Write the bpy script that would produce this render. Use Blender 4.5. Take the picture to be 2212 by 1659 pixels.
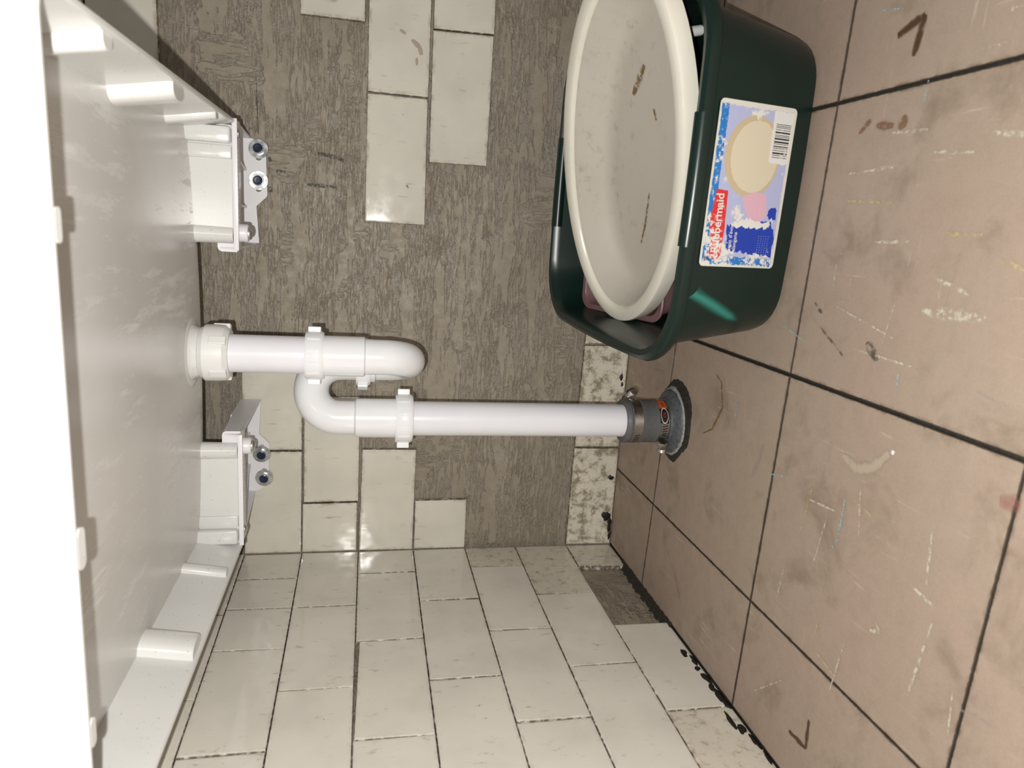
import bpy, bmesh, math, random
from mathutils import Vector, Matrix
for o in list(bpy.data.objects): bpy.data.objects.remove(o)
S = bpy.context.scene; COL = S.collection
PI = math.pi
R = random.Random(7)

# ------------------------------------------------------------------ camera, light, exposure
CAM = Vector((0.6179, -1.2840, 0.5022))
RIGHT = Vector((0.0645, -0.1947, -0.9787)); DOWN = Vector((-0.9752, -0.2202, -0.0205)); FWD = Vector((-0.2115, 0.9558, -0.2040))
cd = bpy.data.cameras.new('camera'); cam = bpy.data.objects.new('camera', cd); COL.objects.link(cam)
m3 = Matrix((RIGHT, -DOWN, -FWD)).transposed()
cam.matrix_world = Matrix.Translation(CAM) @ m3.to_4x4()
cd.sensor_width = 36.0; cd.lens = 1528 / 2212 * 36.0; cd.clip_start = 0.02
cd.dof.use_dof = True; cd.dof.focus_distance = 1.15; cd.dof.aperture_fstop = 8.0
S.camera = cam

w = bpy.data.worlds.new('room_light'); S.world = w; w.use_nodes = True
bg = w.node_tree.nodes['Background']; bg.inputs[0].default_value = (1.0, 0.96, 0.91, 1); bg.inputs[1].default_value = 0.20

fl = bpy.data.lights.new('phone_flash', 'POINT'); fl.energy = 34.0; fl.color = (1.0, 0.98, 0.94); fl.shadow_soft_size = 0.004
flo = bpy.data.objects.new('phone_flash', fl); COL.objects.link(flo)
flo.location = CAM - RIGHT * 0.026 + DOWN * 0.024 - FWD * 0.004

S.view_settings.view_transform = 'Standard'; S.view_settings.look = 'None'
S.view_settings.gamma = 1.0; S.view_settings.exposure = 0.0; S.view_settings.use_curve_mapping = False

# ------------------------------------------------------------------ object helpers
def link(o, parent=None):
    COL.objects.link(o)
    if parent is not None: o.parent = parent
    return o
def tag(o, label=None, cat=None, group=None, kind=None):
    if label: o['label'] = label
    if cat: o['category'] = cat
    if group: o['group'] = group
    if kind: o['kind'] = kind
    return o
def thing(name, loc, label, cat, group=None, rot=(0, 0, 0)):
    o = bpy.data.objects.new(name, None); o.location = loc; o.rotation_euler = rot; o.empty_display_size = .02
    return tag(link(o), label, cat, group)
def base_of(p):
    """world offset of the thing a part belongs to (parts keep their own origin on it)"""
    off = Vector((0, 0, 0))
    while p is not None: off += p.location; p = p.parent
    return off
def obj(name, vf, mat, parent=None, smooth=False, local=False, center=False):
    v, f = vf[0], vf[1]
    off = Vector((0, 0, 0)) if local else base_of(parent)
    v = [Vector(p) - off for p in v]
    loc = Vector((0, 0, 0))
    if center:
        loc = sum(v, Vector((0, 0, 0))) / len(v); v = [p - loc for p in v]
    me = bpy.data.meshes.new(name); me.from_pydata(v, [], f)
    bm = bmesh.new(); bm.from_mesh(me); bmesh.ops.recalc_face_normals(bm, faces=bm.faces); bm.to_mesh(me); bm.free()
    if smooth:
        me.polygons.foreach_set('use_smooth', [True] * len(me.polygons))
        me.set_sharp_from_angle(angle=math.radians(smooth if smooth > 1 else 40))
    me.materials.append(mat)
    o = bpy.data.objects.new(name, me); o.location = loc
    return link(o, parent)
def join(*parts):
    V, F = [], []
    for v, f in parts:
        n = len(V); V += list(v); F += [tuple(i + n for i in q) for q in f]
    return V, F
def xf(vf, M): return [M @ Vector(p) for p in vf[0]], vf[1]
def box(x0, x1, y0, y1, z0, z1):
    v = [(x, y, z) for z in (z0, z1) for y in (y0, y1) for x in (x0, x1)]
    return v, [(0, 2, 3, 1), (4, 5, 7, 6), (0, 1, 5, 4), (2, 6, 7, 3), (0, 4, 6, 2), (1, 3, 7, 5)]
def rbox(x0, x1, y0, y1, z0, z1, b=.001):
    """box with chamfered edges"""
    bm = bmesh.new(); v, f = box(x0, x1, y0, y1, z0, z1)
    vs = [bm.verts.new(p) for p in v]
    for q in f: bm.faces.new([vs[i] for i in q])
    bmesh.ops.recalc_face_normals(bm, faces=bm.faces)
    bmesh.ops.bevel(bm, geom=bm.edges[:], offset=b, segments=2, profile=.5, affect='EDGES')
    bm.verts.index_update()
    out = ([tuple(p.co) for p in bm.verts], [tuple(p.index for p in q.verts) for q in bm.faces]); bm.free(); return out
def lathe(cx, cy, prof, n=40, cap0=True, cap1=True, M=None):
    """profile [(r,z)...] around the vertical through cx,cy"""
    V, F = [], []
    for r, z in prof:
        for i in range(n):
            a = 2 * PI * i / n; V.append((cx + r * math.cos(a), cy + r * math.sin(a), z))
    for k in range(len(prof) - 1):
        for i in range(n):
            j = (i + 1) % n; F.append((k * n + i, k * n + j, (k + 1) * n + j, (k + 1) * n + i))
    if cap0: F.append(tuple(range(n)))
    if cap1: F.append(tuple((len(prof) - 1) * n + i for i in range(n)))
    if M: V = [M @ Vector(p) for p in V]
    return V, F
def sweep(path, rad, n=28, caps=True):
    P_ = [Vector(p) for p in path]; V, F = [], []
    rads = rad if isinstance(rad, (list, tuple)) else [rad] * len(P_)
    t0 = (P_[1] - P_[0]).normalized(); u = t0.orthogonal().normalized()
    for k, p in enumerate(P_):
        a = P_[max(k - 1, 0)]; b = P_[min(k + 1, len(P_) - 1)]; t = (b - a).normalized()
        u = (u - t * u.dot(t)).normalized(); v = t.cross(u)
        for i in range(n):
            an = 2 * PI * i / n; V.append(p + (u * math.cos(an) + v * math.sin(an)) * rads[k])
    for k in range(len(P_) - 1):
        for i in range(n):
            j = (i + 1) % n; F.append((k * n + i, k * n + j, (k + 1) * n + j, (k + 1) * n + i))
    if caps: F += [tuple(range(n)), tuple((len(P_) - 1) * n + i for i in range(n))]
    return V, F
def loft(loops, cap0=True, cap1=True):
    n = len(loops[0]); V = [p for l in loops for p in l]; F = []
    for k in range(len(loops) - 1):
        for i in range(n):
            j = (i + 1) % n; F.append((k * n + i, k * n + j, (k + 1) * n + j, (k + 1) * n + i))
    if cap0: F.append(tuple(range(n)))
    if cap1: F.append(tuple((len(loops) - 1) * n + i for i in range(n)))
    return V, F
def rrect(hx, hy, r, z, cx=0, cy=0, k=8, bow=0.0):
    r = min(r, hx - .001, hy - .001); P_ = []
    def edge(a, b, nx, ny):
        for i in range(1, 6):
            t = i / 6; s = math.sin(PI * t) * bow
            P_.append((a[0] + (b[0] - a[0]) * t + nx * s, a[1] + (b[1] - a[1]) * t + ny * s, z))
    cs = [(hx - r, hy - r, 0), (-hx + r, hy - r, PI / 2), (-hx + r, -hy + r, PI), (hx - r, -hy + r, 1.5 * PI)]
    for q, (x, y, a0) in enumerate(cs):
        for i in range(k + 1):
            a = a0 + PI / 2 * i / k; P_.append((cx + x + r * math.cos(a), cy + y + r * math.sin(a), z))
        nx, ny = [(0, 1), (-1, 0), (0, -1), (1, 0)][q]
        x2, y2, a2 = cs[(q + 1) % 4]
        edge(P_[-1], (cx + x2 + r * math.cos(a2), cy + y2 + r * math.sin(a2)), nx, ny)
    return P_
def oval(a, b, z, n=72):
    return [(a * math.cos(2 * PI * i / n), b * math.sin(2 * PI * i / n), z) for i in range(n)]
def plate2d(loops, th, M):
    """flat plate (with holes: further loops) of thickness th, mapped by M from its own xy plane"""
    cu = bpy.data.curves.new('t', 'CURVE'); cu.dimensions = '2D'; cu.fill_mode = 'BOTH'; cu.extrude = th / 2
    for lp in loops:
        s = cu.splines.new('POLY'); s.points.add(len(lp) - 1); s.use_cyclic_u = True
        for p, q in zip(s.points, lp): p.co = (q[0], q[1], 0, 1)
    o = bpy.data.objects.new('t', cu); me = bpy.data.meshes.new_from_object(o)
    out = ([M @ v.co for v in me.vertices], [tuple(p.vertices) for p in me.polygons])
    bpy.data.objects.remove(o); bpy.data.curves.remove(cu); bpy.data.meshes.remove(me)
    return out
def text_mesh(body, size, M, squeeze=1.0, offset=0.0, align='LEFT', space=1.0):
    cu = bpy.data.curves.new('t', 'FONT'); cu.body = body; cu.size = size; cu.align_x = align; cu.offset = offset; cu.space_character = space
    o = bpy.data.objects.new('t', cu); me = bpy.data.meshes.new_from_object(o)
    out = ([M @ Vector((v.co.x * squeeze, v.co.y, 0)) for v in me.vertices], [tuple(p.vertices) for p in me.polygons])
    bpy.data.objects.remove(o); bpy.data.curves.remove(cu); bpy.data.meshes.remove(me)
    return out

# ------------------------------------------------------------------ material helpers
class NT:
    def __init__(s, name):
        s.m = bpy.data.materials.new(name); s.m.use_nodes = True; s.t = s.m.node_tree
        s.b = s.t.nodes['Principled BSDF']
    def n(s, typ, ins=None, **props):
        nd = s.t.nodes.new(typ)
        for k, v in props.items(): setattr(nd, k, v)
        for k, v in (ins or {}).items(): s.put(nd.inputs[k], v)
        return nd
    def put(s, sock, v):
        if isinstance(v, bpy.types.NodeSocket): s.t.links.new(v, sock)
        elif isinstance(v, bpy.types.Node): s.t.links.new(v.outputs[0], sock)
        else:
            if hasattr(sock.default_value, '__len__') and len(sock.default_value) == 4 and len(v) == 3: v = (*v, 1)
            sock.default_value = v
    def pos(s): return s.n('ShaderNodeNewGeometry').outputs['Position']
    def obco(s): return s.n('ShaderNodeTexCoord').outputs['Object']
    def map(s, v, scale=(1, 1, 1), loc=(0, 0, 0), rot=(0, 0, 0)):
        return s.n('ShaderNodeMapping', {'Vector': v, 'Scale': scale, 'Location': loc, 'Rotation': rot}).outputs[0]
    def noise(s, v, scale, detail=3, rough=.55, dist=0.0):
        return s.n('ShaderNodeTexNoise', {'Vector': v, 'Scale': scale, 'Detail': detail, 'Roughness': rough, 'Distortion': dist}).outputs[0]
    def vor(s, v, scale): return s.n('ShaderNodeTexVoronoi', {'Vector': v, 'Scale': scale}).outputs['Distance']
    def ramp(s, f, a, b, va=0.0, vb=1.0):
        return s.n('ShaderNodeMapRange', {'Value': f, 'From Min': a, 'From Max': b, 'To Min': va, 'To Max': vb}, interpolation_type='SMOOTHSTEP').outputs[0]
    def mix(s, f, a, b):
        nd = s.n('ShaderNodeMix', data_type='RGBA'); s.put(nd.inputs[0], f); s.put(nd.inputs[6], a); s.put(nd.inputs[7], b); return nd.outputs[2]
    def mth(s, op, a, b=0.0):
        nd = s.n('ShaderNodeMath', operation=op); s.put(nd.inputs[0], a); s.put(nd.inputs[1], b); return nd.outputs[0]
    def bump(s, h, strength=.3, dist=.001, normal=None):
        d = {'Height': h, 'Strength': strength, 'Distance': dist}
        if normal: d['Normal'] = normal
        return s.n('ShaderNodeBump', d).outputs[0]
    def set(s, **k):
        names = dict(color='Base Color', rough='Roughness', metal='Metallic', normal='Normal', spec='Specular IOR Level', coat='Coat Weight', coatr='Coat Roughness', sss='Subsurface Weight', alpha='Alpha', trans='Transmission Weight')
        for a, v in k.items(): s.put(s.b.inputs[names[a]], v)
        return s.m

def edge_dist(t):
    a = t.n('ShaderNodeSeparateXYZ', {0: t.n('ShaderNodeUVMap', uv_map='low').outputs[0]}); b = t.n('ShaderNodeSeparateXYZ', {0: t.n('ShaderNodeUVMap', uv_map='high').outputs[0]})
    return t.mth('MINIMUM', t.mth('MINIMUM', a.outputs[0], a.outputs[1]), t.mth('MINIMUM', b.outputs[0], b.outputs[1]))

def mat_wall_tile(name, base, stain, stain_lo, stain_hi, streak, grime=.5, sscale=30):
    t = NT(name); p = t.pos()
    big = t.noise(p, 9, 3); fine = t.noise(p, 160, 4, .7)
    col = t.mix(t.ramp(big, .35, .7), base, tuple(c * .9 for c in base))
    # thin dashes of dirt running with the glaze
    st = t.noise(t.map(p, streak), 1, 4, .65)
    dash = t.mth('MULTIPLY', t.ramp(st, .57, .72), t.ramp(t.noise(p, 22, 2), .45, .65))
    col = t.mix(t.mth('MULTIPLY', dash, .6), col, (.25, .21, .15))
    # stains
    sn = t.noise(p, sscale, 8, .72)
    col = t.mix(t.mth('MULTIPLY', t.ramp(sn, stain_lo, stain_hi), .75), col, stain)
    # grime creeping in from the edges
    ed = edge_dist(t)
    gr = t.mth('MULTIPLY', t.ramp(ed, .0085, .001), t.ramp(t.noise(p, 45, 5, .7), .42, .70))
    col = t.mix(t.mth('MULTIPLY', gr, grime), col, (.30, .21, .12))
    ln = t.mth('MULTIPLY', t.ramp(ed, .0018, .0006), t.ramp(t.noise(p, 120, 3), .3, .55))
    col = t.mix(t.mth('MULTIPLY', ln, .85), col, (.07, .055, .04))
    # flecks
    fk = t.ramp(t.noise(p, 240, 2), .73, .77)
    col = t.mix(t.mth('MULTIPLY', fk, t.ramp(t.noise(p, 14, 2), .5, .6)), col, (.10, .07, .045))
    ro = t.ramp(t.noise(p, 35, 4), .35, .75, .07, .15)
    nb = t.bump(t.noise(p, 16, 2), .14, .004)
    return t.set(color=col, rough=ro, normal=nb, spec=.5)

def mat_mortar(name, axis):
    """old tile adhesive with trowel ridges; axis = index of the wall's horizontal direction"""
    t = NT(name); p = t.pos()
    wob = t.n('ShaderNodeMix', data_type='VECTOR'); t.put(wob.inputs[0], .006); t.put(wob.inputs[4], p)
    t.put(wob.inputs[5], t.n('ShaderNodeTexNoise', {'Vector': p, 'Scale': 20, 'Detail': 3}).outputs[1]); pw = wob.outputs[1]
    h1 = t.noise(t.map(pw, [26, 26, 190]), 1, 4, .58); h2 = t.noise(t.map(pw, [190, 190, 30]), 1, 4, .55)
    msk = t.ramp(t.noise(t.map(p, [6, 6, 9], (2.3, 1.1, .4)), 1, 3, .6), .585, .615)
    h = t.n('ShaderNodeMix', {0: msk, 2: h1, 3: h2}).outputs[0]
    # bands of one trowel pass: some wiped flat, some left combed and crumbly
    band = t.noise(t.map(pw, [4.5, 4.5, 34]), 1, 3, .55); band2 = t.noise(t.map(pw, [34, 34, 5]), 1, 3, .55)
    bb = t.n('ShaderNodeMix', {0: msk, 2: band, 3: band2}).outputs[0]
    flat = t.ramp(t.mth('ADD', bb, t.mth('MULTIPLY', t.noise(p, 45, 4), .25)), .64, .74)
    crumb = t.ramp(t.mth('SUBTRACT', t.noise(p, 14, 4, .6), t.mth('MULTIPLY', flat, .3)), .50, .62)
    blob = t.n('ShaderNodeTexVoronoi', {'Vector': pw, 'Scale': 190}, feature='SMOOTH_F1').outputs['Distance']
    hh = t.mth('ADD', h, t.mth('MULTIPLY', flat, .20))
    top = t.ramp(hh, .47, .56)
    grain = t.noise(p, 480, 4, .7)
    dark = t.mix(t.ramp(grain, .3, .7), (.195, .165, .127), (.325, .292, .238))
    lite = t.mix(t.ramp(t.noise(p, 60, 3), .3, .7), (.285, .243, .182), (.330, .287, .222))
    col = t.mix(top, dark, lite)
    rim = t.mth('MULTIPLY', t.ramp(hh, .465, .49), t.ramp(hh, .535, .505))
    col = t.mix(t.mth('MULTIPLY', rim, .22), col, (.13, .105, .078))
    cr = t.mth('MULTIPLY', crumb, t.ramp(blob, .25, .55))
    col = t.mix(t.mth('MULTIPLY', cr, .38), col, (.17, .142, .108))
    grey = t.mth('MULTIPLY', t.ramp(t.noise(p, 11, 4), .50, .68), t.ramp(grain, .48, .62))
    col = t.mix(t.mth('MULTIPLY', grey, .5), col, (.46, .44, .40))
    spk = t.ramp(t.noise(p, 300, 2), .70, .77)
    col = t.mix(t.mth('MULTIPLY', spk, .6), col, (.55, .52, .46))
    col = t.mix(t.ramp(t.noise(p, 3.2, 4), .48, .74, 0, .25), col, (.18, .145, .105))
    hgt = t.mth('ADD', t.mth('MULTIPLY', top, .8), t.mth('SUBTRACT', t.mth('MULTIPLY', grain, .35), t.mth('MULTIPLY', cr, .9)))
    ro = t.ramp(t.noise(p, 90, 3), .3, .7, .36, .68)
    return t.set(color=col, rough=ro, normal=t.bump(hgt, .7, .0016), spec=.5)

def mat_floor_tile():
    t = NT('floor_tile_vinyl'); p = t.pos()
    a = t.noise(p, 5, 4, .6); b = t.noise(p, 40, 5, .65); c = t.noise(p, 500, 3, .7)
    col = t.mix(t.ramp(a, .3, .7), (.348, .255, .203), (.350, .275, .214))
    col = t.mix(t.ramp(b, .35, .75, 0, .45), col, (.265, .20, .152))
    col = t.mix(t.ramp(c, .25, .75, 0, .35), col, (.42, .345, .28))
    dirt = t.noise(p, 10, 5, .65, .4)
    col = t.mix(t.ramp(dirt, .52, .72, 0, .55), col, (.175, .130, .088))
    sc = t.noise(t.map(p, (150, 9, 9)), 1, 4, .65)
    col = t.mix(t.mth('MULTIPLY', t.ramp(sc, .62, .73), t.ramp(t.noise(p, 9, 2), .42, .6)), col, (.52, .44, .33))
    sc2 = t.noise(t.map(p, (10, 160, 10)), 1, 4, .65)
    col = t.mix(t.mth('MULTIPLY', t.ramp(sc2, .62, .73), t.ramp(t.noise(t.map(p, (1, 1, 1), (3, 1, 0)), 8, 2), .5, .65)), col, (.50, .43, .33))
    ed = edge_dist(t)
    eg = t.mth('MULTIPLY', t.ramp(ed, .0055, .0010), t.ramp(t.noise(p, 60, 4), .42, .68))
    col = t.mix(t.mth('MULTIPLY', eg, .7), col, (.12, .085, .055))
    col = t.mix(t.mth('MULTIPLY', t.ramp(t.mth('ADD', ed, t.mth('MULTIPLY', t.noise(p, 130, 4, .7), -.0022)), .0008, .0001), .9), col, (.035, .027, .02))
    ro = t.ramp(b, .3, .7, .42, .62)
    return t.set(color=col, rough=ro, normal=t.bump(t.mth('ADD', b, t.mth('MULTIPLY', c, .3)), .12, .001), spec=.35)

def mat_plastic(name, col, rough=.3, fleck=0.0, scuff=0.0, dirt=0.0, spec=.5, scale=1.0, sss=0.0):
    t = NT(name); p = t.pos(); c = col
    cc = t.mix(t.ramp(t.noise(p, 12 * scale, 3), .3, .7), tuple(x * .96 for x in c), c)
    if fleck:
        fk = t.ramp(t.noise(t.map(p, (420, 150, 260)), 1, 2), .70, .755)
        fk2 = t.ramp(t.noise(t.map(p, (150, 420, 260), (4, 2, 1)), 1, 2), .70, .755)
        cc = t.mix(t.mth('MULTIPLY', t.mth('MAXIMUM', fk, fk2), fleck), cc, tuple(x * .45 for x in c))
    if dirt:
        d = t.mth('MULTIPLY', t.ramp(t.noise(p, 70, 6, .75), .52, .72), t.ramp(t.noise(p, 9, 3), .42, .62))
        cc = t.mix(t.mth('MULTIPLY', d, dirt), cc, tuple(x * y for x, y in zip(c, (.50, .42, .32))))
        k = t.ramp(t.noise(p, 260, 2), .75, .79); cc = t.mix(t.mth('MULTIPLY', k, .8 * dirt), cc, (.10, .07, .04))
    ro = rough
    if scuff:
        sm = t.mth('MULTIPLY', t.ramp(t.noise(t.map(p, (55, 9, 20), (0, 0, 0), (0, 0, .5)), 1, 5, .7), .5, .68), t.ramp(t.noise(p, 7, 3), .40, .62))
        cc = t.mix(t.mth('MULTIPLY', sm, scuff), cc, (.93, .93, .92)); ro = t.ramp(sm, 0, 1, rough, rough + .3)
    t.set(color=cc, rough=ro, spec=spec)
    if sss: t.set(sss=sss); t.b.inputs['Subsurface Radius'].default_value = (.01, .01, .01)
    return t.m
def mat_metal(name, col, rough):
    t = NT(name); p = t.pos(); n = t.noise(p, 90, 3)
    return t.set(color=t.mix(t.ramp(n, .3, .7), tuple(x * .9 for x in col), col), metal=1.0, rough=t.ramp(n, .3, .7, rough, rough + .15))
def mat_plain(name, col, rough=.6, grain=400, amt=.35, bump=0.0):
    t = NT(name); p = t.pos(); n = t.noise(p, grain, 4, .7)
    k = dict(color=t.mix(t.ramp(n, .3, .7), tuple(x * (1 - amt) for x in col), col), rough=rough)
    if bump: k['normal'] = t.bump(n, bump, .002)
    return t.set(**k)
def mat_mark(name, col, cover=.5, scale=90, soft=.12, rough=.6, sc=(1, 1, 1), amax=1.0):
    """flat mark on a surface: broken up by see-through noise"""
    t = NT(name); p = t.pos(); n = t.noise(t.map(p, sc), scale, 5, .7)
    ed = edge_dist(t)
    a = t.mth('MULTIPLY', t.ramp(n, 1 - cover - soft, 1 - cover + soft), t.ramp(ed, 0.0, .0150, 0, amax))
    return t.set(color=col, rough=rough, alpha=a)
def mat_print(name, col, wear=.5, scale=110):
    """printed paper worn through to white"""
    t = NT(name); p = t.obco(); n = t.noise(p, scale, 6, .75); g = t.noise(p, 22, 3)
    f = t.ramp(t.mth('ADD', n, t.mth('MULTIPLY', g, .6)), 1.0 - .30 * wear, 1.06 - .30 * wear)
    return t.set(color=t.mix(f, col, (.66, .64, .59)), rough=.42)

M = {}
M['tile_side'] = mat_wall_tile('cream_glaze_side', (.76, .725, .645), (.42, .33, .2), .72, .85, (8, 90, 40), .30)
M['tile_back'] = mat_wall_tile('cream_glaze_back', (.72, .69, .60), (.40, .30, .18), .62, .80, (120, 8, 22), .7)
M['tile_dirty'] = mat_wall_tile('cream_glaze_stained', (.74, .69, .58), (.15, .10, .055), .45, .62, (60, 8, 16), .7, 42)
M['tile_soiled'] = mat_wall_tile('cream_glaze_soiled', (.70, .65, .55), (.22, .155, .08), .50, .72, (60, 60, 16), .7, 60)
M['mortar_back'] = mat_mortar('tile_adhesive_back', 0)
M['mortar_left'] = mat_mortar('tile_adhesive_left', 1)
M['floor_tile'] = mat_floor_tile()
M['joint'] = mat_plain('black_joint_dirt', (.03, .026, .02), .8, 300, .6, .5)
M['tub'] = mat_plastic('speckled_tub_plastic', (.68, .68, .665), .22, fleck=.85)
M['tub_bottom'] = mat_plastic('scuffed_tub_plastic', (.60, .59, .57), .25, fleck=.12, scuff=.35)
M['bracket'] = mat_plastic('white_bracket_plastic', (.80, .79, .82), .33)
M['pvc'] = mat_plastic('white_pvc', (.80, .81, .83), .16)
M['pvc_pipe'] = mat_plastic('bluish_white_pvc', (.78, .78, .83), .27)
M['pvc_ivory'] = mat_plastic('ivory_pvc', (.76, .76, .75), .35)
M['zinc'] = mat_metal('zinc_steel', (.72, .75, .76), .22)
M['steel'] = mat_metal('stainless_steel', (.56, .54, .50), .20)
M['blue_steel'] = mat_plain('blue_black_bolt', (.012, .025, .07), .3, 500, .5)
M['rubber'] = mat_plain('grey_rubber', (.115, .115, .12), .5, 300, .2)
M['hub'] = mat_plain('chalky_grey_hub', (.10, .11, .12), .5, 160, .5, .2)
M['chalk'] = mat_plain('chalky_crust', (.36, .37, .37), .8, 300, .5, .5)
M['hole'] = mat_plain('dark_broken_mortar', (.035, .028, .02), .85, 200, .7, .8)
M['green'] = mat_plastic('dark_green_plastic', (.0045, .0165, .0130), .30, spec=.45)
M['oval'] = mat_plastic('off_white_basin_plastic', (.72, .69, .60), .22, dirt=.25)
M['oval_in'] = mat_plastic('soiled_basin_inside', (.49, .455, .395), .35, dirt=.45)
M['mauve'] = mat_plastic('mauve_plastic', (.165, .092, .092), .42, dirt=.3)
M['black_goo'] = mat_plain('black_adhesive', (.012, .011, .010), .45, 300, .4, .4)

# ------------------------------------------------------------------ the room shell and its tiles
wall_back = tag(obj('wall_back', box(-.12, 1.75, .009, .10, -.05, 1.55), M['mortar_back']), 'back wall of bare brown ridged tile adhesive with leftover tiles', 'wall', kind='structure')
wall_left = tag(obj('wall_left', box(-.12, -.009, -1.75, .10, -.05, 1.55), M['mortar_left']), 'side wall covered in cream brick-laid tiles', 'wall', kind='structure')
floor = tag(obj('floor', box(-.12, 1.75, -1.75, .10, -.06, -.0035), M['joint']), 'floor of worn brown square tiles with black joints', 'floor', kind='structure')

def quad_uv(me, pts2, lo, hi):
    """two uv maps: distance from the low edges, distance from the high edges (metres)"""
    la = me.uv_layers.new(name='low'); lb = me.uv_layers.new(name='high')
    for p in me.polygons:
        for li in p.loop_indices:
            vi = me.loops[li].vertex_index; a = pts2[vi]
            la.data[li].uv = a[0:2]; lb.data[li].uv = a[2:4]
def tile(name, corners, to3, mat, parent, gap=.0004, depth=.0088, bev=.0026, tilt=.0012):
    """corners: 4 points in the wall's plane (any winding); to3(a,b,h) -> world, h = height above the glazed face"""
    c = [Vector(q) for q in corners]
    cen = sum(c, Vector((0, 0))) / 4
    if sum((c[i].x * c[(i + 1) % 4].y - c[(i + 1) % 4].x * c[i].y) for i in range(4)) < 0: c.reverse()
    def inset(d):
        out = []
        for i in range(4):
            p, a, b = c[i], c[i - 1], c[(i + 1) % 4]
            ua = (a - p).normalized(); ub = (b - p).normalized(); out.append(p + (ua + ub) * d)
        return out
    rings = [(gap, -depth), (gap, -bev * .75), (gap + bev * .18, -bev * .32), (gap + bev * .55, -bev * .08), (gap + bev * 1.2, 0)]
    tx, ty = R.uniform(-tilt, tilt) * 6, R.uniform(-tilt, tilt) * 6; lift = R.uniform(0, .0007)
    V, D = [], []
    w_ = ((c[1] - c[0]).length + (c[2] - c[3]).length) / 2; h_ = ((c[3] - c[0]).length + (c[2] - c[1]).length) / 2
    for ins, h in rings:
        q = inset(ins)
        for i, p in enumerate(q):
            dz = 0 if h <= -depth else (p - cen).x * tx + (p - cen).y * ty + lift
            V.append(to3(p.x, p.y, h + dz))
            u = (ins if i in (0, 3) else w_ - ins); v = (ins if i in (0, 1) else h_ - ins)
            D.append((u, v, w_ - u, h_ - v))
    F = []
    for k in range(4):
        for i in range(4):
            j = (i + 1) % 4; F.append((k * 4 + i, k * 4 + j, k * 4 + 4 + j, k * 4 + 4 + i))
    F += [(16, 17, 18, 19), (3, 2, 1, 0)]
    o = obj(name, (V, F), mat, parent, center=True)
    quad_uv(o.data, D, None, None)
    return o
on_back = lambda a, b, h: (a, -h, b)
on_left = lambda a, b, h: (h, a, b)
on_floor = lambda a, b, h: (a, b, h)

BACK = [
 ('c', [(1.148, .6160), (1.1487, .5155), (.9359, .5124), (.9356, .6159)]),
 ('c', [(1.0400, .5083), (1.0402, .4058), (.8288, .4054), (.8290, .5080)]),
 ('c', [(.8279, .5079), (.8276, .4061), (.6169, .4035), (.6164, .5083)]),
 ('c', [(1.1500, .4050), (1.1510, .3010), (.9402, .2978), (.9380, .4020)]),
 ('c', [(.9364, .4027), (.9388, .2984), (.7250, .2988), (.7237, .4012)]),
 ('c', [(.1994, .7112), (.1995, .6110), (-.0005, .6124), (-.0005, .7142)]),
 ('c', [(.4120, .7146), (.4120, .6114), (.2021, .6110), (.2011, .7144)]),
 ('c', [(.0976, .6109), (.0989, .5108), (-.0005, .5099), (-.0005, .6115)]),
 ('c', [(.3024, .6088), (.3041, .5087), (.1008, .5083), (.0995, .6092)]),
 ('c', [(.2041, .5043), (.2043, .4034), (-.0005, .4041), (-.0003, .5073)]),
 ('c', [(.1012, .4032), (.1026, .3021), (.0004, .3016), (.0004, .4024)]),
 ('d', [(.2067, .0935), (.2069, .0003), (.0011, .0003), (.0017, .0947)]),
 ('d', [(.4126, .0910), (.4155, .0003), (.2098, .0002), (.2096, .0938)]),
 ('d', [(.6186, .0930), (.6217, .0003), (.4183, .0003), (.4153, .0904)]),
 ('d', [(.8290, .0930), (.8300, .0003), (.6240, .0003), (.6210, .0930)]),
 ('d', [(1.038, .0930), (1.040, .0003), (.8320, .0003), (.8310, .0930)]),
 ('c', [(.8380, .9320), (.8390, .8300), (.6260, .8300), (.6250, .9320)]),
 ('c', [(1.050, .9320), (1.052, .8292), (.8410, .8292), (.8400, .9320)]),
 ('c', [(1.264, .9320), (1.266, .8290), (1.054, .8290), (1.052, .9320)]),
 ('c', [(.9450, 1.035), (.9460, .9340), (.7340, .9340), (.7330, 1.035)]),
 ('c', [(1.158, 1.035), (1.160, .9340), (.9480, .9340), (.9470, 1.035)]),
]
for k, c in BACK:
    tile('wall_tile', c, on_back, M['tile_back'] if k == 'c' else M['tile_dirty'], wall_back)
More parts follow.
